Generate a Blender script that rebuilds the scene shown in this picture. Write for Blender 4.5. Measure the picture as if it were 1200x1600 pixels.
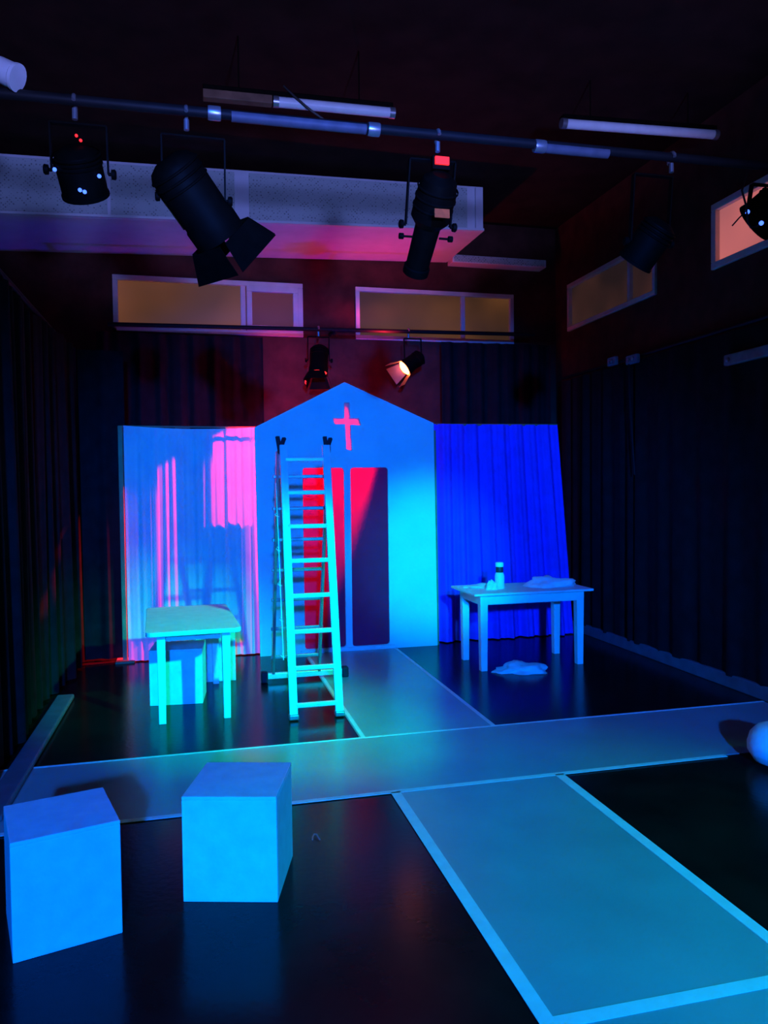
import bpy, bmesh, math, random
from mathutils import Vector, Matrix, noise

for o in list(bpy.data.objects):
    bpy.data.objects.remove(o, do_unlink=True)
scene = bpy.context.scene
COL = scene.collection
PI = math.pi

# ------------------------------------------------------------------ camera
# room axes: X right, Y away from the viewer, Z up (metres); camera 1.7 m above the floor
cam_d = bpy.data.cameras.new('camera')
cam = bpy.data.objects.new('camera', cam_d)
COL.objects.link(cam)
cam_d.sensor_fit = 'VERTICAL'
cam_d.sensor_height = 36.0
cam_d.lens = 36.0 * 1200.0 / 1600.0
cam_d.clip_start = 0.05
cam.matrix_world = Matrix(((0.97121964, 0.01930906, -0.23740172, 0.0),
                           (-0.23787217, 0.02750903, -0.97090683, 0.0),
                           (-0.01221661, 0.99943505, 0.0313104, 1.7),
                           (0, 0, 0, 1)))
scene.camera = cam

# ------------------------------------------------------------------ world, view, lights
world = bpy.data.worlds.new('world')
scene.world = world
world.use_nodes = True
world.node_tree.nodes['Background'].inputs[0].default_value = (1.0, 0.17, 0.21, 1)
world.node_tree.nodes['Background'].inputs[1].default_value = 0.006

vs = scene.view_settings
vs.view_transform = 'Standard'
vs.look = 'None'
vs.gamma = 1.0
vs.exposure = 0.0
vs.use_curve_mapping = False


def spot(name, loc, target, color, watts, size, blend=0.5, radius=0.06):
    d = bpy.data.lights.new(name, 'SPOT')
    d.color = color
    d.energy = watts
    d.spot_size = math.radians(size)
    d.spot_blend = blend
    d.shadow_soft_size = radius
    o = bpy.data.objects.new(name, d)
    COL.objects.link(o)
    o.location = loc
    o.rotation_euler = (Vector(target) - Vector(loc)).to_track_quat('-Z', 'Y').to_euler()
    return o


def point(name, loc, color, watts, radius=0.05):
    d = bpy.data.lights.new(name, 'POINT')
    d.color = color
    d.energy = watts
    d.shadow_soft_size = radius
    o = bpy.data.objects.new(name, d)
    COL.objects.link(o)
    o.location = loc
    return o


# blue front wash from the back of the audience, cyan spots from the right and the front
spot('front_wash_light', (-0.5, -6.0, 3.4), (1.35, 6.0, 0.50), (0.0, 0.135, 1.0), 9500, 34, 0.5, 0.15)
spot('cyan_spot_light', (3.6, 0.4, 3.6), (0.35, 5.95, 0.30), (0.0, 1.0, 0.62), 2900, 24, 0.9, 0.06)
spot('house_spot_light', (1.0, -1.2, 3.0), (2.42, 7.8, 0.95), (0.0, 0.75, 1.0), 4000, 13, 1.0, 0.10)
spot('runner_spot_light', (3.9, 0.4, 3.9), (2.15, 2.7, 0.0), (0.0, 1.0, 0.45), 420, 46, 0.9, 0.15)
spot('box_spot_light', (-0.7, -1.6, 2.0), (0.12, 3.2, 0.22), (0.0, 0.8, 1.0), 260, 9, 0.8, 0.08)
spot('added_upper_fill_light', (1.0, -3.0, 1.6), (0.9, 3.0, 5.75), (0.20, 0.27, 1.0), 2400, 54, 0.35, 0.2)  # added fill for the duct and ceiling strips, no known lamp
spot('added_duct_uplight', (1.5, 8.32, 0.35), (0.35, 8.28, 4.4), (0.05, 0.0, 1.0), 130, 72, 0.4, 0.1)  # added blue uplight, stands in for bounce on the duct underside

# ------------------------------------------------------------------ materials
MATS = {}


def mat(name, base, rough=0.6, spec=0.4, metal=0.0, noise_amt=0.0, noise_scale=20.0,
        bump=0.0, bump_scale=60.0, trans=None, emit=None, emit_s=1.0):
    if name in MATS:
        return MATS[name]
    m = bpy.data.materials.new(name)
    m.use_nodes = True
    nt = m.node_tree
    N, L = nt.nodes, nt.links
    b = N['Principled BSDF']
    b.inputs['Base Color'].default_value = (*base, 1)
    b.inputs['Roughness'].default_value = rough
    b.inputs['Specular IOR Level'].default_value = spec
    b.inputs['Metallic'].default_value = metal
    tc = N.new('ShaderNodeTexCoord')
    if noise_amt > 0:
        t = N.new('ShaderNodeTexNoise')
        t.inputs['Scale'].default_value = noise_scale
        t.inputs['Detail'].default_value = 4
        L.new(tc.outputs['Object'], t.inputs['Vector'])
        r = N.new('ShaderNodeValToRGB')
        r.color_ramp.elements[0].position = 0.3
        r.color_ramp.elements[1].position = 0.7
        r.color_ramp.elements[0].color = (*[c * (1 - noise_amt) for c in base], 1)
        r.color_ramp.elements[1].color = (*[min(1, c * (1 + noise_amt)) for c in base], 1)
        L.new(t.outputs['Fac'], r.inputs['Fac'])
        L.new(r.outputs['Color'], b.inputs['Base Color'])
    if bump > 0:
        t2 = N.new('ShaderNodeTexNoise')
        t2.inputs['Scale'].default_value = bump_scale
        t2.inputs['Detail'].default_value = 3
        L.new(tc.outputs['Object'], t2.inputs['Vector'])
        bp = N.new('ShaderNodeBump')
        bp.inputs['Strength'].default_value = bump
        bp.inputs['Distance'].default_value = 0.01
        L.new(t2.outputs['Fac'], bp.inputs['Height'])
        L.new(bp.outputs['Normal'], b.inputs['Normal'])
    if trans:
        tr = N.new('ShaderNodeBsdfTranslucent')
        tr.inputs['Color'].default_value = (*trans[0], 1)
        mx = N.new('ShaderNodeMixShader')
        mx.inputs['Fac'].default_value = trans[1]
        L.new(b.outputs[0], mx.inputs[1])
        L.new(tr.outputs[0], mx.inputs[2])
        L.new(mx.outputs[0], N['Material Output'].inputs['Surface'])
    if emit:
        b.inputs['Emission Color'].default_value = (*emit, 1)
        b.inputs['Emission Strength'].default_value = emit_s
    MATS[name] = m
    return m


def lit_glass(name, c1, c2, scale=1.2):
    """frosted window glass lit dimly by street light outside"""
    m = mat(name, (0.02, 0.02, 0.02), 0.35, 0.4)
    nt = m.node_tree
    N, L = nt.nodes, nt.links
    tc = N.new('ShaderNodeTexCoord')
    t = N.new('ShaderNodeTexNoise')
    t.inputs['Scale'].default_value = scale
    t.inputs['Detail'].default_value = 1.5
    L.new(tc.outputs['Object'], t.inputs['Vector'])
    r = N.new('ShaderNodeValToRGB')
    r.color_ramp.elements[0].position = 0.35
    r.color_ramp.elements[1].position = 0.65
    r.color_ramp.elements[0].color = (*c1, 1)
    r.color_ramp.elements[1].color = (*c2, 1)
    L.new(t.outputs['Fac'], r.inputs['Fac'])
    b = N['Principled BSDF']
    L.new(r.outputs['Color'], b.inputs['Emission Color'])
    b.inputs['Emission Strength'].default_value = 1.0
    return m


def mesh_metal(name, base, hole, scale):
    """perforated sheet: small dark holes on a pale ground"""
    m = mat(name, base, 0.5, 0.4)
    nt = m.node_tree
    N, L = nt.nodes, nt.links
    tc = N.new('ShaderNodeTexCoord')
    mp = N.new('ShaderNodeMapping')
    mp.inputs['Rotation'].default_value = (0, math.radians(45), 0)
    L.new(tc.outputs['Object'], mp.inputs['Vector'])
    v = N.new('ShaderNodeTexVoronoi')
    v.inputs['Scale'].default_value = scale
    v.inputs['Randomness'].default_value = 0.25
    L.new(mp.outputs['Vector'], v.inputs['Vector'])
    r = N.new('ShaderNodeValToRGB')
    r.color_ramp.elements[0].position = 0.30
    r.color_ramp.elements[1].position = 0.46
    r.color_ramp.elements[0].color = (*hole, 1)
    r.color_ramp.elements[1].color = (*base, 1)
    L.new(v.outputs['Distance'], r.inputs['Fac'])
    L.new(r.outputs['Color'], N['Principled BSDF'].inputs['Base Color'])
    return m


M_floor = mat('black_vinyl_floor', (0.026, 0.008, 0.006), 0.20, 0.12, 0, 0.35, 3.0, 0.05, 35.0)
M_wall = mat('dark_wall', (0.075, 0.022, 0.018), 0.85, 0.2, 0, 0.3, 5.0, 0.2, 30.0)
M_ceil = mat('black_ceiling', (0.026, 0.010, 0.008), 0.9, 0.1, 0, 0.3, 4.0)
M_drape = mat('black_drape', (0.012, 0.009, 0.011), 0.9, 0.1, 0, 0.3, 8.0)
M_skirt = mat('grey_skirting', (0.12, 0.12, 0.15), 0.5, 0.3, 0, 0.2, 8.0)
M_runner = mat('grey_runner', (0.30, 0.36, 0.36), 0.30, 0.5, 0, 0.10, 2.0, 0.03, 40.0)
M_tape = mat('white_tape', (0.80, 0.84, 0.82), 0.45, 0.4, 0, 0.06, 12.0)
M_white = mat('white_paint', (0.82, 0.84, 0.84), 0.6, 0.06, 0, 0.05, 9.0, 0.04, 60.0)
M_box = mat('white_box_paint', (0.78, 0.82, 0.84), 0.6, 0.08, 0, 0.06, 14.0, 0.06, 80.0)
M_flat = mat('pale_flat_paint', (0.66, 0.74, 0.78), 0.55, 0.3, 0, 0.05, 3.0, 0.05, 30.0)
M_wood = mat('raw_wood', (0.35, 0.22, 0.12), 0.7, 0.2, 0, 0.2, 6.0)
M_redcloth = mat('red_door_cloth', (0.42, 0.04, 0.18), 0.8, 0.1, 0, 0.1, 6.0, trans=((0.95, 0.06, 0.20), 0.5))
M_pink = mat('pink_cross_film', (0.95, 0.55, 0.58), 0.6, 0.2, 0, 0.04, 20.0, trans=((1.0, 0.35, 0.55), 0.5))
M_curtL = mat('sheer_pale_curtain', (0.86, 0.92, 1.0), 0.8, 0.1, 0, 0.08, 5.0, trans=((1.0, 0.40, 0.70), 0.30))
M_curtR = mat('blue_curtain', (0.06, 0.06, 0.95), 0.75, 0.1, 0, 0.10, 6.0, trans=((0.4, 0.1, 0.8), 0.15))
M_alu = mat('brushed_aluminium', (0.80, 0.86, 0.86), 0.32, 0.5, 0.35, 0.05, 25.0)
M_rubber = mat('black_rubber', (0.02, 0.02, 0.03), 0.7, 0.3, 0, 0.2, 20.0)
M_blackmetal = mat('black_lamp_metal', (0.004, 0.003, 0.002), 0.6, 0.05, 0, 0.3, 15.0)
M_steel = mat('grey_steel', (0.35, 0.35, 0.38), 0.35, 0.5, 0.7, 0.1, 20.0)
M_pipe = mat('dark_pipe', (0.010, 0.010, 0.012), 0.55, 0.15, 0.0, 0.2, 10.0)
M_pipeglint = mat('pipe_highlight', (0.09, 0.09, 0.12), 0.5, 0.2, 0.0, 0.2, 14.0)
M_bracket = mat('grey_bracket', (0.22, 0.22, 0.26), 0.5, 0.3, 0, 0.2, 14.0)
M_doorsteel = mat('bare_steel_door', (0.13, 0.09, 0.07), 0.4, 0.4, 0.2, 0.1, 14.0)
M_fit = mat('white_fitting', (0.75, 0.76, 0.80), 0.4, 0.4, 0, 0.06, 12.0)
M_brown = mat('dull_brown', (0.20, 0.10, 0.06), 0.7, 0.2, 0, 0.25, 8.0)
M_ductmesh = mesh_metal('perforated_duct_sheet', (0.42, 0.46, 0.46), (0.12, 0.13, 0.14), 40.0)
M_duct = mat('pale_duct_sheet', (0.62, 0.60, 0.66), 0.5, 0.3, 0, 0.06, 6.0)
M_frame = mat('white_window_frame', (0.72, 0.68, 0.68), 0.5, 0.3, 0, 0.06, 10.0)
M_cloth = mat('white_cotton', (0.78, 0.80, 0.84), 0.85, 0.15, 0, 0.08, 10.0, 0.15, 40.0)
M_dark = mat('dark_band', (0.03, 0.03, 0.05), 0.5, 0.3, 0, 0.1, 20.0)
M_cable = mat('black_cable', (0.012, 0.010, 0.010), 0.5, 0.3, 0, 0.1, 20.0)
M_label = mat('orange_label', (0.85, 0.10, 0.02), 0.6, 0.2, 0, 0.15, 30.0)
M_ledblue = mat('blue_led', (0.05, 0.1, 0.5), 0.4, 0.3, emit=(0.06, 0.16, 1.0), emit_s=2.5)
M_ledred = mat('red_led', (0.5, 0.02, 0.02), 0.4, 0.3, emit=(1.0, 0.02, 0.02), emit_s=1.6)
M_lens = mat('lens_glass', (0.03, 0.03, 0.04), 0.12, 0.6, 0, 0.1, 10.0)
M_lenslit = mat('lit_red_lens', (0.8, 0.2, 0.1), 0.3, 0.4, emit=(1.0, 0.16, 0.03), emit_s=30)
M_lensdim = mat('dim_red_lens', (0.6, 0.1, 0.05), 0.3, 0.4, emit=(1.0, 0.03, 0.02), emit_s=2.0)
M_g1 = lit_glass('street_lit_glass_left', (0.075, 0.030, 0.016), (0.190, 0.060, 0.024), 0.9)
M_g1b = lit_glass('street_lit_glass_sash', (0.070, 0.014, 0.016), (0.085, 0.018, 0.020), 2.0)
M_g2 = lit_glass('street_lit_glass_mid', (0.035, 0.016, 0.008), (0.090, 0.034, 0.012), 1.6)
M_g3 = lit_glass('street_lit_glass_far', (0.014, 0.008, 0.008), (0.034, 0.014, 0.012), 1.6)
M_g4 = lit_glass('street_lit_glass_near', (0.36, 0.100, 0.110), (0.52, 0.130, 0.130), 1.2)


# ------------------------------------------------------------------ mesh helpers
class MB:
    def __init__(s):
        s.v, s.f = [], []

    def add(s, vs, fs, M=None):
        b = len(s.v)
        s.v += [(M @ Vector(p)) if M is not None else Vector(p) for p in vs]
        s.f += [tuple(b + i for i in f) for f in fs]
        return s

    def box(s, x0, x1, y0, y1, z0, z1, M=None):
        vs = [(x0, y0, z0), (x1, y0, z0), (x1, y1, z0), (x0, y1, z0), (x0, y0, z1), (x1, y0, z1), (x1, y1, z1), (x0, y1, z1)]
        return s.add(vs, [(0, 3, 2, 1), (4, 5, 6, 7), (0, 1, 5, 4), (1, 2, 6, 5), (2, 3, 7, 6), (3, 0, 4, 7)], M)

    def hexa(s, vs, M=None):
        return s.add(vs, [(0, 3, 2, 1), (4, 5, 6, 7), (0, 1, 5, 4), (1, 2, 6, 5), (2, 3, 7, 6), (3, 0, 4, 7)], M)

    def bar(s, p0, p1, w, d, up=(0, 0, 1)):
        """rectangular bar between two points: w along the side axis, d along the other"""
        p0, p1 = Vector(p0), Vector(p1)
        a = (p1 - p0).normalized()
        sx = a.cross(Vector(up))
        if sx.length < 1e-4:
            sx = a.cross(Vector((1, 0, 0)))
        sx.normalize()
        sy = sx.cross(a)
        vs = []
        for p in (p0, p1):
            for i, j in ((-1, -1), (1, -1), (1, 1), (-1, 1)):
                vs.append(p + sx * (i * w / 2) + sy * (j * d / 2))
        return s.hexa(vs)

    def cyl(s, p0, p1, r0, r1=None, n=16, cap=True):
        p0, p1 = Vector(p0), Vector(p1)
        r1 = r0 if r1 is None else r1
        return s.lathe([(r0, 0), (r1, (p1 - p0).length)], n, frame(p0, p1 - p0), cap, cap)

    def lathe(s, prof, n=20, M=None, cap0=True, cap1=True):
        vs, fs = [], []
        for r, z in prof:
            for k in range(n):
                a = 2 * PI * k / n
                vs.append((r * math.cos(a), r * math.sin(a), z))
        for i in range(len(prof) - 1):
            for k in range(n):
                k2 = (k + 1) % n
                fs.append((i * n + k, i * n + k2, (i + 1) * n + k2, (i + 1) * n + k))
        if cap0:
            fs.append(tuple(range(n - 1, -1, -1)))
        if cap1:
            fs.append(tuple((len(prof) - 1) * n + k for k in range(n)))
        return s.add(vs, fs, M)

    def tube(s, pts, r, n=8):
        pts = [Vector(p) for p in pts]
        vs, fs = [], []
        ref = Vector((0.31, 0.17, 0.93)).normalized()
        for i, p in enumerate(pts):
            t = (pts[min(i + 1, len(pts) - 1)] - pts[max(i - 1, 0)]).normalized()
            u = t.cross(ref)
            if u.length < 0.05:
                u = t.cross(Vector((1, 0, 0)))
            u.normalize()
            w = t.cross(u)
            for k in range(n):
                a = 2 * PI * k / n
                vs.append(p + u * (r * math.cos(a)) + w * (r * math.sin(a)))
        for i in range(len(pts) - 1):
            for k in range(n):
                k2 = (k + 1) % n
                fs.append((i * n + k, i * n + k2, (i + 1) * n + k2, (i + 1) * n + k))
        fs.append(tuple(range(n - 1, -1, -1)))
        fs.append(tuple((len(pts) - 1) * n + k for k in range(n)))
        return s.add(vs, fs)

    def grid(s, fn, nu, nv):
        vs = [fn(i / nu, j / nv) for j in range(nv + 1) for i in range(nu + 1)]
        fs = [(j * (nu + 1) + i, j * (nu + 1) + i + 1, (j + 1) * (nu + 1) + i + 1, (j + 1) * (nu + 1) + i)
              for j in range(nv) for i in range(nu)]
        return s.add(vs, fs)

    def build(s, name, m, parent=None, bev=0.0, smooth=None, loc=(0, 0, 0)):
        me = bpy.data.meshes.new(name)
        L = Vector(loc)
        me.from_pydata([tuple(p - L) for p in s.v], [], s.f)
        me.update()
        bm = bmesh.new()
        bm.from_mesh(me)
        bmesh.ops.recalc_face_normals(bm, faces=bm.faces)
        bm.to_mesh(me)
        bm.free()
        me.materials.append(m)
        if smooth:
            for p in me.polygons:
                p.use_smooth = True
            me.set_sharp_from_angle(angle=math.radians(smooth))
        o = bpy.data.objects.new(name, me)
        COL.objects.link(o)
        if parent is not None:
            o.parent = parent
            par = WORLD.get(parent.name, Vector((0, 0, 0)))
            o.location = L - par
            WORLD[o.name] = L
        else:
            o.location = L
            WORLD[o.name] = L
        if bev > 0:
            b = o.modifiers.new('bevel', 'BEVEL')
            b.width = bev
            b.segments = 2
            b.limit_method = 'ANGLE'
        return o


WORLD = {}


def frame(p, d):
    """matrix whose +Z runs along d, origin at p"""
    q = Vector(d).to_track_quat('Z', 'Y')
    return Matrix.Translation(Vector(p)) @ q.to_matrix().to_4x4()


def thing(name, label, cat, loc, group=None):
    o = bpy.data.objects.new(name, None)
    o.empty_display_size = 0.1
    COL.objects.link(o)
    o.location = loc
    WORLD[o.name] = Vector(loc)
    return tag(o, label, cat, group)


def tag(o, label, cat, group=None):
    o['label'] = label
    o['category'] = cat
    if group:
        o['group'] = group
    return o


def struct(o, label=None):
    o['kind'] = 'structure'
    if label:
        o['label'] = label
    return o


# ------------------------------------------------------------------ room shell
XL, XR, YB, YF, ZC = -2.3, 4.42, 8.9, -4.0, 4.9
struct(MB().box(XL - .15, XR + .15, YF, YB + .15, -0.12, 0).build('floor', M_floor), 'glossy black stage floor')
struct(MB().box(XL - .15, XR + .15, YF, YB + .15, ZC, ZC + 0.12).build('ceiling', M_ceil), 'black ceiling')


def wall_holes(u0, u1, z0, z1, holes, put):
    """cells of a wall with rectangular holes, all holes sharing one z range"""
    hz0, hz1 = holes[0][2], holes[0][3]
    put(u0, u1, z0, hz0)
    put(u0, u1, hz1, z1)
    u = u0
    for a, b, _, _ in sorted(holes):
        put(u, a, hz0, hz1)
        u = b
    put(u, u1, hz0, hz1)


WZ0, WZ1 = 3.45, 4.06
m = MB()
wall_holes(XL, XR, 0, ZC, [(-0.84, 1.24, WZ0, WZ1), (1.86, 3.85, WZ0, WZ1)], lambda a, b, c, d: m.box(a, b, YB, YB + .15, c, d))
struct(m.build('wall_back', M_wall), 'dark back wall of the stage')
RZ0, RZ1 = 3.56, 4.12
m = MB()
wall_holes(YF, YB, 0, ZC, [(3.6, 5.88, RZ0, RZ1), (6.72, 8.55, RZ0, RZ1)], lambda a, b, c, d: m.box(XR, XR + .15, a, b, c, d))
struct(m.build('wall_right', M_wall), 'dark right-hand wall')
struct(MB().box(XL - .15, XL, YF, YB, 0, ZC).build('wall_left', M_wall), 'dark left-hand wall')
struct(MB().box(XR - 0.14, XR - 0.10, 2.0, 8.45, 0, 0.115).build('baseboard_right', M_skirt, bev=0.008), 'low skirting strip along the right wall')


def window(n, label, axis, u0, u1, z0, z1, base, mull, glasses, fw=0.05, sash=None, inward=-1):
    """window set in an opening; axis 'x' lies in the back wall, 'y' in the right wall"""
    def bx(mb, a, b, c, d, e0, e1):
        if axis == 'x':
            mb.box(a, b, base + e0, base + e1, c, d)
        else:
            mb.box(base + e0, base + e1, a, b, c, d)
    c0 = ((u0 + u1) / 2, base, z0) if axis == 'x' else (base, (u0 + u1) / 2, z0)
    t = bpy.data.objects.new('window_%d' % n, None)
    COL.objects.link(t)
    t.location = c0
    WORLD[t.name] = Vector(c0)
    struct(t, label)
    m = MB()
    bx(m, u0, u1, z1 - fw, z1, -0.025, 0.05)
    bx(m, u0, u1, z0, z0 + fw, -0.025, 0.05)
    bx(m, u0, u0 + fw, z0 + fw, z1 - fw, -0.025, 0.05)
    bx(m, u1 - fw, u1, z0 + fw, z1 - fw, -0.025, 0.05)
    m.build('window_frame', M_frame, t, bev=0.006)
    m = MB()
    bx(m, mull - fw / 2, mull + fw / 2, z0 + fw, z1 - fw, -0.02, 0.045)
    m.build('mullion', M_frame, t, bev=0.005)
    for k, (a, b) in enumerate(((u0 + fw, mull - fw / 2), (mull + fw / 2, u1 - fw))):
        m = MB()
        bx(m, a, b, z0 + fw, z1 - fw, 0.02, 0.03)
        m.build('pane', glasses[k], t)
    if sash:
        a, b, w = sash
        m = MB()
        bx(m, a, b, z1 - fw - w, z1 - fw, -0.035, 0.015)
        bx(m, a, b, z0 + fw, z0 + fw + w, -0.035, 0.015)
        bx(m, a, a + w, z0 + fw + w, z1 - fw - w, -0.035, 0.015)
        bx(m, b - w, b, z0 + fw + w, z1 - fw - w, -0.035, 0.015)
        m.build('sash', M_frame, t, bev=0.005)
    return t


window(1, 'window with opening sash high in back wall, left of the gable', 'x', -0.84, 1.24, WZ0, WZ1, YB, 0.56, (M_g1, M_g1b), 0.055, (0.60, 1.185, 0.06))
window(2, 'window high in back wall above the red lantern', 'x', 1.86, 3.85, WZ0, WZ1, YB, 3.19, (M_g2, M_g2), 0.05)
window(3, 'dim window high in right wall near the back corner', 'y', 6.72, 8.55, RZ0, RZ1, XR, 7.2, (M_g3, M_g3), 0.05)
window(4, 'pink glowing window high in right wall at picture edge', 'y', 3.6, 5.88, RZ0, RZ1, XR, 4.3, (M_g4, M_g4), 0.06)


# ------------------------------------------------------------------ floor cross
def strip(a, b):
    return MB().box(a[0], b[0], a[1], b[1], 0, 0)


t = thing('floor_cross', 'pale grey cross-shaped runner with white taped borders on black floor', 'floor covering', (1.54, 4.58, 0))
m = MB()
m.box(1.05, 2.04, 2.20, 4.12, 0.0005, 0.004)
m.build('runner_panel', M_runner, t)
m = MB()
m.box(-1.6, 4.26, 4.12, 5.06, 0.0005, 0.004)
m.build('runner_panel', M_runner, t)
m = MB()
m.box(1.05, 2.04, 5.06, 7.82, 0.0005, 0.004)
m.build('runner_panel', M_runner, t)
m = MB()
m.box(1.05, 2.04, 0.6, 2.20, 0.0005, 0.004)
m.build('runner_panel', M_runner, t)
tp = 0.024
for (x0, x1, y0, y1) in ((1.02, 1.075, 0.6, 4.10), (2.015, 2.07, 0.6, 4.10),
                         (1.06, 1.09, 5.075, 7.80), (2.005, 2.035, 5.075, 7.80),
                         (-1.6, 3.18, 4.085, 4.125), (-1.6, 4.26, 5.050, 5.072),
                         (1.075, 2.015, 2.155, 2.21)):
    MB().box(x0, x1, y0, y1, 0.0042, 0.0062).build('tape_strip', M_tape, t)


# ------------------------------------------------------------------ drapes
def drape(name, label, p0, p1, z0, z1, folds, amp, m, group=None, flare=0.0, seed=1, sag=0.0, build_only=None, cat='drape', nu=None, irregular=0.5):
    """hanging cloth between two ground points, with vertical folds"""
    rnd = random.Random(seed)
    p0, p1 = Vector((*p0, 0)), Vector((*p1, 0))
    d = p1 - p0
    nrm = Vector((-d.y, d.x, 0)).normalized()
    ph = [rnd.uniform(0, 2 * PI) for _ in range(4)]
    fr = [folds * (1 + irregular * rnd.uniform(-0.3, 0.3)), folds * 0.47, folds * 1.73, folds * 0.21]

    def fn(u, v):
        h = v  # 0 bottom, 1 top
        w = (math.sin(fr[0] * 2 * PI * u + ph[0]) + 0.6 * math.sin(fr[1] * 2 * PI * u + ph[1] + 0.5 * h)
             + 0.45 * math.sin(fr[2] * 2 * PI * u + ph[2]) + 0.5 * math.sin(fr[3] * 2 * PI * u + ph[3] - h))
        a = amp * (1.0 - 0.45 * h)
        uu = u + (flare * (1 - h) * u)
        z = z0 + (z1 - z0) * h - sag * 4 * u * (1 - u) * h
        p = p0 + d * uu + nrm * (w * a)
        return (p.x, p.y, z)
    mb = MB().grid(fn, nu or max(40, int(folds * 14)), 14)
    return mb


def tagged_drape(label, p0, p1, z0, z1, folds, amp, seed, group):
    mb = drape('black_drape', label, p0, p1, z0, z1, folds, amp, M_drape, seed=seed)
    o = mb.build('black_drape', M_drape, smooth=60, loc=(p0[0], p0[1], z0))
    tag(o, label, 'drape', group)
    return o


tagged_drape('black drape on the left side nearest the viewer', (-1.24, 2.2), (-1.24, 4.6), 0.02, 3.1, 10, 0.035, 3, 'black side drapes')
tagged_drape('black drape on the left side above the grey floor batten', (-1.22, 4.65), (-1.22, 6.5), 0.02, 3.1, 8, 0.04, 5, 'black side drapes')
tagged_drape('black drape at far left, just beside the pale pink-streaked curtain', (-1.2, 6.55), (-1.1, 8.4), 0.02, 3.1, 8, 0.035, 7, 'black side drapes')
tagged_drape('black drape on the back wall left of the gable peak', (-1.0, 8.7), (0.76, 8.72), 0.02, 3.40, 9, 0.03, 11, 'black back drapes')
tagged_drape('black drape on the back wall behind the deep blue curtain', (2.85, 8.72), (4.25, 8.7), 0.02, 3.42, 8, 0.03, 13, 'black back drapes')
tagged_drape('black drape on the right wall beyond the hanging cable', (4.30, 8.5), (4.30, 6.95), 0.10, 2.95, 6, 0.022, 17, 'black side drapes')
tagged_drape('wide black drape on the right wall, nearest part', (4.30, 6.9), (4.30, 3.2), 0.10, 2.95, 11, 0.018, 19, 'black side drapes')

tagged_drape('narrow black drape added to block red light beside the pale curtain post', (-1.14, 8.12), (-0.68, 8.12), 0.02, 3.1, 2, 0.02, 29, 'black side drapes')  # drape added to stop red light leaking past the curtain post

# rails that carry the side drapes
o = MB().cyl((-1.22, 2.0, 3.14), (-1.22, 8.5, 3.14), 0.022, n=10).build('drape_rail', M_pipe, smooth=40, loc=(-1.22, 5, 3.14))
tag(o, 'dark drape rail running along the left side', 'rail')
o = MB().cyl((4.31, 2.0, 2.985), (4.31, 8.5, 2.985), 0.018, n=10).build('drape_rail', M_pipe, smooth=40, loc=(4.31, 5, 2.985))
tag(o, 'dark drape rail running along the right wall', 'rail')


def rail_bracket(y0, y1, z, label, screws=True):
    t = thing('rail_bracket', label, 'bracket', (4.26, (y0 + y1) / 2, z))
    pl = MB().box(4.23, 4.275, y0, y1, z - 0.045, z + 0.045).build('plate', M_bracket, t, bev=0.012)
    for y in (y0 + 0.06, y1 - 0.06):
        MB().lathe([(0.020, 0), (0.020, 0.014), (0.010, 0.022)], 12, frame((4.232, y, z), (-1, 0, 0))).build('screw', M_steel, pl, smooth=40)
    return t


rail_bracket(6.78, 6.98, 2.95, 'small pale bracket at top of the right drape')
rail_bracket(7.18, 7.34, 2.99, 'small pale bracket on right drape, farther from viewer')
rail_bracket(4.7, 5.50, 2.71, 'long pale wall bracket with screws at right edge')
o = MB().tube([(4.24, 6.93, 2.93), (4.235, 6.90, 2.5), (4.235, 6.84, 1.98), (4.24, 6.83, 1.80)], 0.008, 8).build('hanging_cable', M_pipe, smooth=50, loc=(4.24, 6.93, 1.8))
tag(o, 'thin grey cable hanging down the right drape', 'cable')

o = MB().box(-1.13, -1.00, 4.25, 6.68, 0.0065, 0.045).build('floor_batten', M_skirt, bev=0.012, loc=(-1.06, 5.5, 0.0))
tag(o, 'long grey batten lying on floor along the left drape', 'batten')


# ------------------------------------------------------------------ house-shaped flat
HY = 7.86
t = thing('house_flat', 'pale gabled house-shaped scenery flat with pink cross and red doorway', 'scenery flat', (1.55, HY, 0))
outer = [(0.605, 0.0), (2.495, 0.0), (2.475, 2.385), (1.515, 2.80), (0.585, 2.325)]


def rrect(x0, x1, z0, z1, r, n=3, skew=0.0):
    pts = []
    for cx, cz, a0 in ((x1 - r, z0 + r, -90), (x1 - r, z1 - r, 0), (x0 + r, z1 - r, 90), (x0 + r, z0 + r, 180)):
        for k in range(n + 1):
            a = math.radians(a0 + 90 * k / n)
            pts.append((cx + r * math.cos(a), cz + r * math.sin(a)))
    return pts


cross = [(1.525, 2.11), (1.585, 2.085), (1.575, 2.36), (1.685, 2.355), (1.665, 2.43), (1.572, 2.428),
         (1.563, 2.59), (1.507, 2.59), (1.510, 2.43), (1.385, 2.425), (1.410, 2.365), (1.515, 2.365)]
doorL = rrect(1.065, 1.495, 0.045, 1.915, 0.03)
doorR = rrect(1.565, 1.965, 0.045, 1.915, 0.03)


def plate_with_holes(outer, holes, y0, y1):
    bm = bmesh.new()
    edges = []
    for loop in [outer] + holes:
        vs = [bm.verts.new((x, y0, z)) for x, z in loop]
        for i in range(len(vs)):
            edges.append(bm.edges.new((vs[i], vs[(i + 1) % len(vs)])))
    bmesh.ops.triangle_fill(bm, use_beauty=True, use_dissolve=False, edges=edges)
    ex = bmesh.ops.extrude_face_region(bm, geom=list(bm.faces))
    for v in [g for g in ex['geom'] if isinstance(g, bmesh.types.BMVert)]:
        v.co.y = y1
    bmesh.ops.recalc_face_normals(bm, faces=bm.faces)
    mb = MB()
    bm.verts.index_update()
    mb.add([v.co.copy() for v in bm.verts], [[v.index for v in f.verts] for f in bm.faces])
    bm.free()
    return mb


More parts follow.
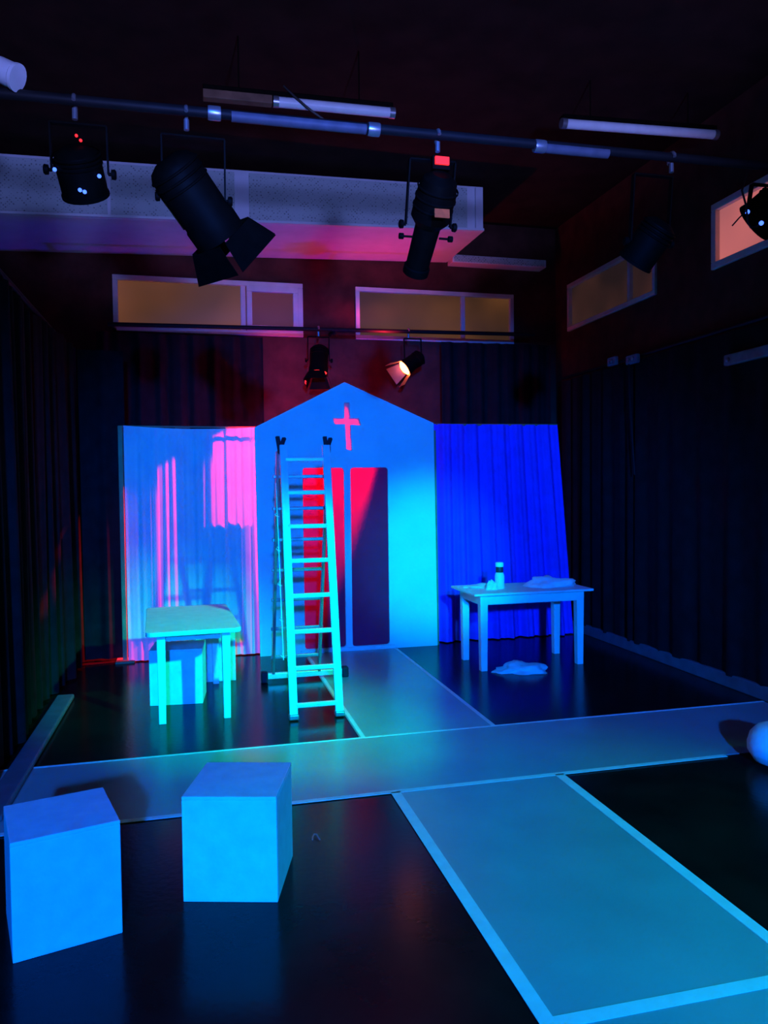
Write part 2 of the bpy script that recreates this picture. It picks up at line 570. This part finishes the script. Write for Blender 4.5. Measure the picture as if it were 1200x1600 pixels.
plate_with_holes(outer, [cross, doorL, doorR], HY - 0.012, HY + 0.012).build('front_panel', M_flat, t)
MB().box(1.03, 1.53, HY + 0.014, HY + 0.018, 0.03, 1.95).build('door_cloth', M_redcloth, t)['label'] = 'red cloth in left half of doorway'
MB().box(1.54, 2.0, HY + 0.014, HY + 0.018, 0.03, 1.95).build('door_cloth', M_redcloth, t)['label'] = 'red cloth in right half of doorway'
plate_with_holes([(x, z) for x, z in cross], [], HY - 0.002, HY + 0.002).build('cross_sign', M_pink, t)['label'] = 'glowing pink cross'
MB().box(1.02, 2.02, HY - 0.03, HY - 0.012, 0.0, 0.040).build('door_sill', M_flat, t, bev=0.004)
for (a, b) in (((0.605, 0.0), (0.59, 2.31)), ((2.47, 0.0), (2.455, 2.37))):
    MB().bar((a[0] + .03, HY + 0.035, 0), (b[0] + .03, HY + 0.035, b[1] - 0.06), 0.04, 0.045).build('back_stile', M_wood, t)
MB().bar((0.60, HY + 0.035, 2.29), (1.515, HY + 0.035, 2.762), 0.045, 0.04, (0, 1, 0)).build('back_rafter', M_wood, t)
MB().bar((1.515, HY + 0.035, 2.762), (2.46, HY + 0.035, 2.352), 0.045, 0.04, (0, 1, 0)).build('back_rafter', M_wood, t)


# ------------------------------------------------------------------ curtain screens beside the house
t = thing('curtain_screen', 'pale sheer curtain streaked with pink light left of the house', 'curtain', (-0.05, 7.97, 0))
mb = drape('curtain', '', (-0.68, 7.955), (0.72, 7.955), 0.012, 2.345, 15, 0.0065, M_curtL, seed=23, sag=0.03, irregular=1.0, nu=260)
mb.build('curtain', M_curtL, t, smooth=60)
MB().cyl((-0.70, 8.03, 2.34), (0.72, 8.03, 2.335), 0.012, n=10).build('top_rod', M_wood, t, smooth=40)
MB().box(-0.735, -0.690, 7.97, 8.015, 0, 2.345).build('post', M_wood, t, bev=0.004)
MB().box(-0.80, -0.62, 7.90, 8.12, 0, 0.02).build('post_foot', M_wood, bpy.data.objects['post'], bev=0.004)

t = thing('curtain_screen', 'deep blue curtain hanging right of the house behind the table', 'curtain', (3.25, 7.95, 0))
mb = drape('curtain', '', (2.50, 7.96), (3.965, 7.96), 0.012, 2.385, 11, 0.030, M_curtR, seed=31, flare=0.13, irregular=1.0, nu=260)
mb.build('curtain', M_curtR, t, smooth=60)
MB().cyl((2.50, 7.99, 2.38), (3.98, 7.99, 2.385), 0.012, n=10).build('top_rod', M_wood, t, smooth=40)
MB().box(3.93, 3.965, 8.03, 8.07, 0, 2.38).build('post', M_wood, t, bev=0.004)

# unseen black blockers added behind the pale curtain: red light passes between them
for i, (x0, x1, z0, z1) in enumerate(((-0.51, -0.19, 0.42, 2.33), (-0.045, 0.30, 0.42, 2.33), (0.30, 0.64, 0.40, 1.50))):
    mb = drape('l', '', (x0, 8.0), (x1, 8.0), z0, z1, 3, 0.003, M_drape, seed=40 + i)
    o = mb.build('light_blocker', M_drape, smooth=60, loc=(x0, 8.0, z0))
    tag(o, ['added light blocker behind left part of pale curtain', 'added light blocker behind middle of pale curtain', 'short added light blocker behind right part of pale curtain'][i], 'light blocker')


# ------------------------------------------------------------------ white cubes
def cube_box(label, corner, ang, w, d, h, group):
    t = thing('white_box', label, 'box', (*corner, 0), group)
    M = Matrix.Translation((*corner, 0)) @ Matrix.Rotation(math.radians(ang), 4, 'Z')
    th = 0.015
    MB().box(0, w, 0, th, 0, h - th, M).build('side_panel', M_box, t, bev=0.003)
    MB().box(0, w, d - th, d, 0, h - th, M).build('side_panel', M_box, t, bev=0.003)
    MB().box(0, th, th, d - th, 0, h - th, M).build('side_panel', M_box, t, bev=0.003)
    MB().box(w - th, w, th, d - th, 0, h - th, M).build('side_panel', M_box, t, bev=0.003)
    MB().box(0, w, 0, d, h - th, h, M).build('top_panel', M_box, t, bev=0.003)
    return t


cube_box('white cube box at left picture edge in front', (-0.674, 2.963), 15.6, 0.382, 0.382, 0.44, 'white cube boxes')
cube_box('white cube box standing alone right of the foremost left cube', (-0.083, 3.235), -15.8, 0.393, 0.40, 0.44, 'white cube boxes')
cube_box('white cube box pushed under the low table', (-0.385, 6.285), -5.0, 0.41, 0.36, 0.44, 'white cube boxes')
cube_box('white cube box behind the low table, half hidden by its leg', (-0.055, 6.93), 0.0, 0.37, 0.37, 0.43, 'white cube boxes')


# ------------------------------------------------------------------ tables
def table(label, c, ang, w, d, h, lx, ly, leg, apron, topth, roundness, inset=0.0):
    t = thing('table', label, 'table', (c[0], c[1], 0))
    M = Matrix.Translation((c[0], c[1], 0)) @ Matrix.Rotation(math.radians(ang), 4, 'Z')
    pts = rrect(-w / 2, w / 2, -d / 2, d / 2, roundness, 4)
    n = len(pts)
    mb = MB()
    mb.add([(x, y, h - topth) for x, y in pts] + [(x, y, h) for x, y in pts],
           [tuple(range(n - 1, -1, -1)), tuple(range(n, 2 * n))] + [(i, (i + 1) % n, n + (i + 1) % n, n + i) for i in range(n)], M)
    mb.build('table_top', M_white, t, bev=0.004)
    hl = leg / 2
    for sx in (-1, 1):
        for sy in (-1, 1):
            cx, cy = sx * lx, sy * ly
            mb = MB()
            tp = 0.82
            mb.hexa([Vector((cx - hl * tp, cy - hl * tp, 0)), Vector((cx + hl * tp, cy - hl * tp, 0)), Vector((cx + hl * tp, cy + hl * tp, 0)), Vector((cx - hl * tp, cy + hl * tp, 0)),
                     Vector((cx - hl, cy - hl, h - topth)), Vector((cx + hl, cy - hl, h - topth)), Vector((cx + hl, cy + hl, h - topth)), Vector((cx - hl, cy + hl, h - topth))], M)
            mb.build('leg', M_white, t, bev=0.004)
    z0, z1 = h - topth - apron, h - topth
    a = 0.011
    for sy in (-1, 1):
        y = sy * (ly - sy * 0 + (hl - 0.012) )if False else sy * (ly + hl - 0.014 - inset)
        MB().box(-lx + hl, lx - hl, y - a, y + a, z0, z1, M).build('apron', M_white, t, bev=0.002)
    for sx in (-1, 1):
        x = sx * (lx + hl - 0.014 - inset)
        MB().box(x - a, x + a, -ly + hl, ly - hl, z0, z1, M).build('apron', M_white, t, bev=0.002)
    return t


table('low white table with a cube box underneath, left of ladder', (-0.064, 6.33), 3.0, 0.68, 1.24, 0.685, 0.232, 0.53, 0.062, 0.06, 0.034, 0.05, 0.075)
table('white wooden table in front of the deep blue curtain', (3.035, 6.88), 0.4, 1.20, 0.66, 0.725, 0.487, 0.24, 0.075, 0.09, 0.022, 0.01)


# ------------------------------------------------------------------ cloth lumps and small things
def lump(name, c, rx, ry, rz, m, seed, amp=0.35, freq=2.2, nu=36, nv=14, lobes=()):
    off = Vector((seed * 7.3, seed * 3.1, seed * 1.7))

    def fn(u, v):
        a = 2 * PI * u
        e = v * PI / 2
        ce, se = math.cos(e), math.sin(e)
        n = noise.noise(Vector((math.cos(a) * ce, math.sin(a) * ce, se)) * freq + off)
        n2 = noise.noise(Vector((math.cos(a) * ce, math.sin(a) * ce, se)) * freq * 3 + off)
        k = 1 + amp * n + amp * 0.4 * n2
        for (la, ls) in lobes:
            k += ls * max(0, math.cos(a - la)) ** 4
        return (c[0] + rx * k * math.cos(a) * ce, c[1] + ry * k * math.sin(a) * ce, c[2] + max(0.0, rz * (1 + amp * 1.2 * n) * se))
    mb = MB().grid(fn, nu, nv)
    mb.f.append(tuple(range(nu)))
    return mb.build(name, m, smooth=70, loc=c)


o = lump('crumpled_cloth', (2.87, 6.55, 0.001), 0.19, 0.14, 0.075, M_cloth, 3, 0.55, 1.8, lobes=((-0.9, 0.5), (3.0, 0.25)))
tag(o, 'crumpled white cloth lying on floor under the table', 'cloth')
o = lump('crumpled_cloth', (3.33, 6.84, 0.726), 0.21, 0.12, 0.095, M_cloth, 8, 0.45, 1.9, lobes=((0.2, 0.35), (2.9, 0.3)))
tag(o, 'crumpled white cloth heap on right end of the table', 'cloth')
o = lump('crumpled_cloth', (2.70, 6.98, 0.726), 0.22, 0.10, 0.03, M_cloth, 12, 0.5, 2.0)
tag(o, 'flat white cloth spread behind the bottle on table', 'cloth')
o = lump('paper_ball', (2.70, 6.80, 0.726), 0.055, 0.05, 0.085, M_cloth, 15, 0.35, 2.5)
tag(o, 'small crumpled white paper ball left of the bottle', 'paper')
t = thing('bottle', 'white bottle with dark band and pale cap on table', 'bottle', (2.80, 6.84, 0.726))
BZ = 0.726
F = Matrix.Translation((2.80, 6.84, BZ))
MB().lathe([(0.040, 0), (0.046, 0.008), (0.046, 0.12), (0.040, 0.145), (0.032, 0.155)], 20, F).build('bottle_body', M_white, t, smooth=40)
MB().lathe([(0.034, 0.156), (0.036, 0.16), (0.036, 0.20), (0.032, 0.208)], 20, F).build('dark_band', M_dark, t, smooth=40)
MB().lathe([(0.037, 0.209), (0.039, 0.215), (0.039, 0.245), (0.034, 0.252)], 20, F).build('cap', M_white, t, smooth=40)

# rounded white bundle cut by the right edge of the picture
def bundle_pt(u, v):
    prof = [(0.09, 0.0), (0.145, 0.025), (0.178, 0.075), (0.185, 0.12), (0.170, 0.175), (0.125, 0.225), (0.065, 0.25), (0.004, 0.258)]
    k = v * (len(prof) - 1)
    i0 = min(int(k), len(prof) - 2)
    f = k - i0
    r = prof[i0][0] * (1 - f) + prof[i0 + 1][0] * f
    z = prof[i0][1] * (1 - f) + prof[i0 + 1][1] * f
    a = 2 * PI * u
    r *= 1 + 0.07 * noise.noise(Vector((math.cos(a) * 1.5, math.sin(a) * 1.5, z * 9)))
    return (3.385 + r * math.cos(a), 3.88 + r * math.sin(a), 0.0065 + z)


mb = MB().grid(bundle_pt, 36, 21)
mb.f.append(tuple(range(36)))
o = mb.build('white_bundle', M_cloth, smooth=70, loc=(3.385, 3.88, 0.0065))
tag(o, 'rounded white cloth bundle on floor at right picture edge', 'bundle')

o = MB().tube([(0.515, 3.645, 0.004), (0.52, 3.67, 0.005), (0.53, 3.685, 0.012), (0.54, 3.675, 0.014), (0.545, 3.65, 0.008), (0.55, 3.635, 0.004)], 0.0035, 6).build('wire_clip', M_steel, smooth=50, loc=(0.53, 3.66, 0))
tag(o, 'tiny bent wire clip on the black floor', 'clip')

# ------------------------------------------------------------------ step ladder
t = thing('step_ladder', 'aluminium folding step ladder standing before the house doorway', 'ladder', (0.84, 6.15, 0))
FY0, FY1, ZT = 5.60, 6.12, 2.05
RY0, RY1 = 6.79, 6.20


def fy(z):
    return FY0 + (FY1 - FY0) * z / ZT


def ry(z):
    return RY0 + (RY1 - RY0) * z / ZT


XLl, XRl = 0.668, 1.010
for x in (XLl, XRl):
    MB().bar((x, fy(0.03), 0.03), (x + 0.012, fy(ZT), ZT), 0.062, 0.028, (0, 1, 0)).build('front_rail', M_alu, t, bev=0.005)
for k in range(8):
    z = 0.10 + 0.262 * k
    MB().bar((XLl + 0.02, fy(z), z), (XRl - 0.02 + 0.01, fy(z), z), 0.034, 0.034, (0, 0, 1)).build('rung', M_alu, t, bev=0.006)
for x in (XLl, XRl):
    MB().box(x - 0.036, x + 0.036, fy(0) - 0.03, fy(0) + 0.035, 0.0065, 0.045).build('foot', M_steel, t, bev=0.008)
for x in (XLl - 0.035, XRl + 0.03):
    MB().bar((x, ry(0.08), 0.08), (x + 0.012, ry(ZT - .05), ZT - .05), 0.024, 0.05, (0, 1, 0)).build('rear_rail', M_steel, t, bev=0.004)
for k in range(7):
    z = 0.23 + 0.262 * k
    MB().bar((XLl - 0.06, ry(z), z), (XRl + 0.05, ry(z), z), 0.028, 0.028, (0, 0, 1)).build('rear_rung', M_steel, t, bev=0.005)
sb = MB().bar((0.575, ry(0.04), 0.055), (1.255, ry(0.04), 0.055), 0.05, 0.05, (0, 0, 1)).build('stabiliser_bar', M_alu, t, bev=0.006)
for x in (0.555, 1.275):
    MB().box(x - 0.03, x + 0.03, ry(0.04) - 0.04, ry(0.04) + 0.04, 0.001, 0.095).build('end_cap', M_rubber, sb, bev=0.012)
for x in (XLl - 0.015, XRl + 0.02):
    mb = MB()
    mb.lathe([(0.035, -0.022), (0.042, -0.01), (0.042, 0.01), (0.035, 0.022)], 16, frame((x + 0.01, 6.16, ZT - 0.03), (1, 0, 0)))
    mb.bar((x, 6.14, ZT - 0.03), (x - 0.02, 6.10, ZT + 0.065), 0.03, 0.02)
    mb.bar((x + 0.01, 6.16, ZT - 0.02), (x + 0.045, 6.2, ZT + 0.06), 0.03, 0.02)
    mb.build('hinge', M_rubber, t, smooth=40)
pts = [(XLl - 0.055, fy(z) + 0.03 + 0.004 * math.sin(z * 9), z) for z in [0.42 + 0.07 * i for i in range(20)]]
cd = MB().tube(pts, 0.004, 6).build('cord', M_white, t, smooth=50)
for k in range(5):
    z = 0.45 + 0.262 * k
    cx, cy = XLl - 0.06, fy(z) + 0.03
    MB().tube([(cx + 0.020, cy, z - 0.012), (cx, cy - 0.005, z - 0.010), (cx - 0.014, cy, z + 0.004), (cx - 0.006, cy, z + 0.018), (cx + 0.006, cy, z + 0.012)], 0.0045, 6).build('hook', M_alu, cd, smooth=50)


# ------------------------------------------------------------------ ceiling: duct, pipes, strip lights
t = thing('air_duct', 'long pale box duct with perforated front high on back wall', 'duct', (0.5, 8.2, 4.3))
DB = [(-2.28, 7.66, 4.20), (2.985, 7.66, 4.375), (2.985, 8.88, 4.40), (-2.28, 8.88, 4.23)]
DT = [(-2.28, 7.66, 4.76), (2.985, 7.66, 4.84), (2.985, 8.88, 4.86), (-2.28, 8.88, 4.78)]
MB().hexa(DB + DT).build('duct_body', M_duct, t, bev=0.008)


def duct_pt(x, k, y=7.655):
    u = (x + 2.28) / (2.985 + 2.28)
    zb = 4.20 + (4.375 - 4.20) * u
    zt = 4.76 + (4.84 - 4.76) * u
    return (x, y, zb + (zt - zb) * k)


for (x0, x1) in ((-2.2, -0.75), (-0.72, 0.42), (0.56, 2.80)):
    a, b = duct_pt(x0, 0.06), duct_pt(x1, 0.06)
    c, d = duct_pt(x1, 0.94), duct_pt(x0, 0.94)
    off = Vector((0, -0.012, 0))
    MB().hexa([Vector(a) + off, Vector(b) + off, Vector(b), Vector(a), Vector(d) + off, Vector(c) + off, Vector(c), Vector(d)]).build('perforated_sheet', M_ductmesh, t)
MB().bar(Vector(duct_pt(-2.25, 0.0)) + Vector((0, -0.015, 0.012)), Vector(duct_pt(2.98, 0.0)) + Vector((0, -0.015, 0.012)), 0.03, 0.024).build('edge_trim', M_duct, t)
MB().bar(Vector(duct_pt(2.90, 0.05)) + Vector((0, -0.01, 0)), Vector(duct_pt(2.90, 0.95)) + Vector((0, -0.01, 0)), 0.03, 0.02).build('end_trim', M_duct, t)
t = thing('vent_strip', 'narrow perforated vent strip right of the air duct', 'vent', (3.6, 8.75, 4.35))
MB().box(3.0, 4.2, 8.70, 8.89, 4.36, 4.45).build('vent_body', M_duct, t, bev=0.006)
MB().box(3.02, 4.17, 8.694, 8.70, 4.368, 4.442).build('vent_grille', M_ductmesh, t)

LPY, LPZ = 3.8, 3.49
t = thing('lighting_pipe', 'long steel lighting pipe crossing overhead nearest the viewer', 'pipe', (1.0, LPY, LPZ))
MB().cyl((-2.25, LPY, LPZ - 0.01), (4.40, LPY, LPZ + 0.03), 0.024, n=14).build('pipe', M_pipe, t, smooth=40)
for x in (0.12, 0.90, 1.80, 3.6):
    MB().lathe([(0.032, -0.03), (0.034, -0.02), (0.034, 0.02), (0.032, 0.03)], 14, frame((x, LPY, LPZ + 0.005), (1, 0, 0))).build('collar', M_steel, t, smooth=40)
for (x0, x1) in ((0.20, 0.86), (1.83, 2.2)):  # lighter sleeves stand in for highlights along the dark pipe
    MB().cyl((x0, LPY, LPZ), (x1, LPY, LPZ + 0.003), 0.0265, n=14).build('highlight_sleeve', M_pipeglint, t, smooth=40)
t = thing('lighting_pipe', 'dark lighting pipe crossing in front of the back windows', 'pipe', (1.5, 8.5, 3.47))
MB().cyl((-0.86, 8.5, 3.44), (3.95, 8.5, 3.50), 0.022, n=14).build('pipe', M_pipe, t, smooth=40)
for x in (-0.82, 1.55, 3.91):
    zp = 3.44 + 0.06 * (x + 0.86) / 4.81
    MB().bar((x, 8.5, zp), (x, 8.895, zp + 0.02), 0.03, 0.03).build('wall_arm', M_pipe, t)


def batten_light(label, x0, x1, y, z0, z1, red_lit_end=None):
    t = thing('strip_light', label, 'strip light', ((x0 + x1) / 2, y, (z0 + z1) / 2), 'unlit ceiling strip lights')
    dz = (z1 - z0) / (x1 - x0)
    zz = lambda x: z0 + dz * (x - x0)
    MB().bar((x0, y, zz(x0) + 0.05), (x1, y, zz(x1) + 0.05), 0.075, 0.04).build('housing', M_blackmetal, t, bev=0.006)
    xs = red_lit_end if red_lit_end else x0
    tb = MB().cyl((xs, y - 0.02, zz(xs)), (x1, y - 0.02, zz(x1)), 0.036, n=16).build('tube', M_fit, t, smooth=40)
    for x in (xs + 0.008, x1 - 0.008):
        MB().cyl((x - 0.02, y - 0.02, zz(x)), (x + 0.02, y - 0.02, zz(x)), 0.040, n=14).build('end_cap', M_steel, tb, smooth=40)
    if red_lit_end:
        MB().bar((x0, y - 0.02, zz(x0)), (red_lit_end - 0.02, y - 0.02, zz(red_lit_end)), 0.07, 0.06).build('red_lit_end', M_brown, t, bev=0.006)  # brown colour stands for the dim red light on this end
    for x in (x0 + 0.25, x1 - 0.25):
        MB().cyl((x, y, zz(x) + 0.06), (x, y, ZC - 0.001), 0.005, n=6).build('hanger', M_blackmetal, t)
    return t


batten_light('unlit white strip light with red-lit end coloured brown, left overhead', 0.10, 1.47, 5.6, 4.455, 4.47, 0.60)
batten_light('long unlit white strip light overhead on the right', 2.84, 4.22, 5.6, 4.53, 4.575)
o = MB().tube([(0.66, 5.545, 4.56), (0.76, 5.535, 4.47), (0.86, 5.54, 4.40), (0.95, 5.56, 4.36)], 0.009, 6).build('loose_cable', M_cable, smooth=50, loc=(0.8, 5.54, 4.4))
tag(o, 'black cable hung across the left strip light', 'cable')


# ------------------------------------------------------------------ stage lanterns
def clamp_and_yoke(t, px_, body_c, half, axis_x=True):
    """hook clamp round the pipe, stem and a U-shaped yoke down to the body's pivots"""
    p = Vector(px_)
    c = Vector(body_c)
    pts = []
    for k in range(9):
        a = math.radians(-60 + 240 * k / 8)
        pts.append((p.x, p.y + 0.031 * math.cos(a), p.z + 0.031 * math.sin(a)))
    cl = MB().tube(pts, 0.010, 8).build('clamp', M_steel, t, smooth=50)
    top = Vector((p.x, p.y, p.z - 0.075))
    MB().cyl((p.x, p.y, p.z - 0.026), top, 0.013, n=10).build('stem', M_steel, cl, smooth=40)
    mb = MB()
    yl = Vector((c.x - half, c.y, c.z))
    yr = Vector((c.x + half, c.y, c.z))
    tl = Vector((c.x - half, (c.y + p.y) / 2, top.z - 0.01))
    tr = Vector((c.x + half, (c.y + p.y) / 2, top.z - 0.01))
    mb.bar(tl, tr, 0.03, 0.008)
    mb.bar(yl, tl, 0.008, 0.03, (0, 1, 0))
    mb.bar(yr, tr, 0.008, 0.03, (0, 1, 0))
    yk = mb.build('yoke', M_blackmetal, t)
    for q, s in ((yl, -1), (yr, 1)):
        MB().lathe([(0.008, 0), (0.008, 0.012), (0.022, 0.014), (0.024, 0.03), (0.018, 0.036)], 12, frame(q, (s, 0, 0))).build('pivot_knob', M_blackmetal, yk, smooth=40)


def barn_doors(t, M, r, length, spread, mtl, which=(0, 1, 2, 3)):
    for k in which:
        a = k * PI / 2
        ca, sa = math.cos(a), math.sin(a)
        w0, w1 = r * 0.85, r * 1.25
        off = r * 1.02
        out = math.sin(math.radians(spread)) * length
        fw = math.cos(math.radians(spread)) * length
        th = 0.003
        vs = []
        for dz in (0, th):
            for (tt, w, o_, f_) in ((-1, w0, off, 0), (1, w0, off, 0), (1, w1, off + out, fw), (-1, w1, off + out, fw)):
                n_, u_ = o_ + dz, tt * w
                vs.append((n_ * ca - u_ * sa, n_ * sa + u_ * ca, f_))
        MB().hexa(vs, M).build('barn_door', mtl, t)


def lantern(label, pipe_pt, center, aim, r, length, kind, group, lens_m=M_lens, proud=False):
    """stage lantern: body axis from the back to the lens along 'aim'"""
    c = Vector(center)
    d = Vector(aim).normalized()
    t = thing('stage_lantern', label, 'stage light', tuple(pipe_pt), group)
    clamp_and_yoke(t, pipe_pt, center, r * 1.18)
    M = frame(c - d * (length / 2), d)
    if kind == 'fresnel':
        prof = [(r * 0.55, 0), (r * 0.85, 0.02), (r, 0.05), (r, length * 0.75), (r * 1.06, length * 0.78), (r * 1.06, length)]
    elif kind == 'profile':
        prof = [(r * 0.45, 0), (r * 0.85, 0.03), (r, 0.10), (r, length * 0.42), (r * 0.66, length * 0.50), (r * 0.62, length * 0.92), (r * 0.70, length * 0.93), (r * 0.70, length)]
    else:
        prof = [(r * 0.5, 0), (r * 0.9, 0.025), (r, 0.06), (r, length * 0.93), (r * 1.05, length * 0.94), (r * 1.05, length)]
    body = MB().lathe(prof, 24, M, True, False).build('body', M_blackmetal, t, smooth=35)
    rl = prof[-1][0] * 0.93
    lz, lb = (length - 0.008, 2.0) if proud else (length - 0.035, 1.0)
    MB().lathe([(rl, 0), (rl, 0.006 * lb), (rl * 0.6, 0.016 * lb), (rl * 0.02, 0.02 * lb)], 20, M @ Matrix.Translation((0, 0, lz))).build('lens', lens_m, body, smooth=50)
    for k in range(3):
        z = length * (0.12 + 0.09 * k)
        MB().lathe([(r * 1.0, z), (r * 1.05, z + 0.004), (r * 1.05, z + 0.010), (r * 1.0, z + 0.014)], 24, M, False, False).build('cooling_fin', M_blackmetal, body, smooth=30)
    return t, M, r, length


# nearest pipe
G = 'lanterns on the nearest pipe'
# left LED lantern
t, M, r, L = lantern('round dark LED lantern with blue glints at upper left', (-0.505, LPY, LPZ - 0.012), (-0.495, 3.86, 3.19), (0.15, 0.75, -0.85), 0.105, 0.22, 'par', G)
for (x, y, z) in ((-0.595, 3.79, 3.165), (-0.490, 3.80, 3.085), (-0.470, 3.80, 3.078), (-0.405, 3.80, 3.155)):
    MB().lathe([(0.009, 0), (0.009, 0.006), (0.004, 0.010)], 10, frame((x, y, z), (0, -1, -0.2))).build('blue_led', M_ledblue, t, smooth=40)
for (x, z) in ((-0.500, 3.330), (-0.482, 3.310)):
    MB().lathe([(0.007, 0), (0.007, 0.006), (0.003, 0.009)], 10, frame((x, 3.80, z), (0, -1, -0.1))).build('red_led', M_ledred, t, smooth=40)

# big lantern with barn doors
t, M, r, L = lantern('large dark lantern with open barn doors, tilted left overhead', (-0.01, LPY, LPZ - 0.012), (0.02, 3.90, 3.12), (0.62, 0.45, -0.72), 0.125, 0.42, 'fresnel', G)
barn_doors(t, M @ Matrix.Translation((0, 0, L)), r * 1.02, 0.15, 18, M_blackmetal)
MB().bar(M @ Vector((r * 0.72, -r * 0.72, 0.08)), M @ Vector((r * 0.72, -r * 0.72, 0.30)), 0.01, 0.006).build('slot', M_brown, t)

# central profile lantern
t, M, r, L = lantern('dark profile lantern with red display hanging at upper centre', (1.235, LPY, LPZ), (1.235, 3.98, 3.10), (-0.06, 0.82, -0.80), 0.105, 0.56, 'profile', G)
db = MB().box(1.205, 1.30, 3.79, 3.83, 3.325, 3.395).build('display_box', M_blackmetal, t, bev=0.004)
MB().box(1.215, 1.29, 3.775, 3.79, 3.345, 3.385).build('red_display', M_ledred, db, bev=0.003)
lab = M @ Matrix.Translation((0, 0, 0.12)) @ Vector((0, -r * 1.02, 0))
MB().box(1.195, 1.275, 3.735, 3.742, 3.06, 3.105).build('label_plate', M_label, t, bev=0.002)
for s in (-1, 1):
    MB().lathe([(0.006, 0), (0.006, 0.05), (0.016, 0.052), (0.016, 0.075)], 10, frame((1.235 + s * 0.075, 4.02, 3.05), (s, 0, 0))).build('shutter_handle', M_blackmetal, t, smooth=40)

# dim lantern in front of the right wall window
t, M, r, L = lantern('dim dark lantern hanging before the far right window', (2.59, LPY, LPZ + 0.01), (2.50, 3.88, 3.06), (-0.35, 0.6, -0.75), 0.10, 0.26, 'par', G)

# lantern at the right picture edge
t, M, r, L = lantern('round dark lantern with blue LEDs against pink window, right edge', (3.27, LPY, LPZ + 0.012), (3.275, 3.86, 3.285), (-0.35, 0.75, -0.45), 0.12, 0.20, 'par', G)
for p in ((3.055, 3.77, 3.232), (3.13, 3.75, 3.168)):
    MB().lathe([(0.013, 0), (0.013, 0.006), (0.006, 0.012)], 10, frame(p, (-0.3, -1, 0))).build('blue_led', M_ledblue, t, smooth=40)
MB().tube([(3.06, 3.78, 3.45), (3.02, 3.77, 3.35), (3.045, 3.765, 3.26), (3.055, 3.765, 3.17), (3.075, 3.765, 3.145), (3.11, 3.76, 3.15), (3.15, 3.75, 3.18)], 0.006, 8).build('cable', M_cable, t, smooth=50)
MB().tube([(3.045, 3.768, 3.235), (3.01, 3.78, 3.20), (2.98, 3.80, 3.16)], 0.004, 8).build('cable', M_cable, t, smooth=50)

# small pale spotlight at the left edge
t = thing('small_spotlight', 'small pale spotlight at top left picture edge', 'stage light', (-0.84, LPY, LPZ))
MB().lathe([(0.03, 0), (0.05, 0.02), (0.055, 0.06), (0.055, 0.13), (0.06, 0.135), (0.06, 0.15)], 20, frame((-0.86, 3.78, 3.60), (0.7, -0.2, -0.35))).build('body', M_fit, t, smooth=40)
MB().cyl((-0.84, LPY, LPZ + 0.015), (-0.83, 3.79, 3.565), 0.012, n=10).build('stem', M_steel, t, smooth=40)

# back pipe
G2 = 'lanterns on the back pipe'
RED = (1.0, 0.022, 0.05)
t, M, r, L = lantern('dark lantern on back pipe above left slope of gable', (1.355, 8.5, 3.466), (1.35, 8.47, 3.12), (-0.10, -0.30, -0.95), 0.10, 0.34, 'fresnel', G2, M_lensdim)
barn_doors(t, M @ Matrix.Translation((0, 0, L)), r * 0.95, 0.12, 20, M_blackmetal)
spot('red_back_light_a', M @ Vector((0, 0, L + 0.005)), (-0.1, 7.95, 1.13), RED, 1800, 42, 0.12, 0.03)
t, M, r, L = lantern('lit red lantern with glowing barn doors right of gable peak', (2.39, 8.5, 3.480), (2.43, 8.45, 3.13), (-0.84, -0.03, -0.60), 0.085, 0.26, 'fresnel', G2, M_lenslit, True)
barn_doors(t, M @ Matrix.Translation((0, 0, L)), r * 1.0, 0.15, 22, M_doorsteel,
           sorted(range(4), key=lambda k: (M.to_3x3() @ Vector((math.cos(k * PI / 2), math.sin(k * PI / 2), 0))).y)[1:])
spot('red_back_light_b', M @ Vector((0, 0, L + 0.05)), (0.9, 7.9, 1.5), RED, 1500, 46, 0.3, 0.03)
spot('red_lantern_vent_light', (2.12, 8.40, 3.34), (2.02, 8.28, 4.35), RED, 30, 150, 0.5, 0.03)
spot('added_wall_red_light', (1.16, 8.36, 3.25), (0.9, 8.9, 3.0), RED, 5, 140, 0.6, 0.03)  # added spot that reddens the back wall beside the lantern
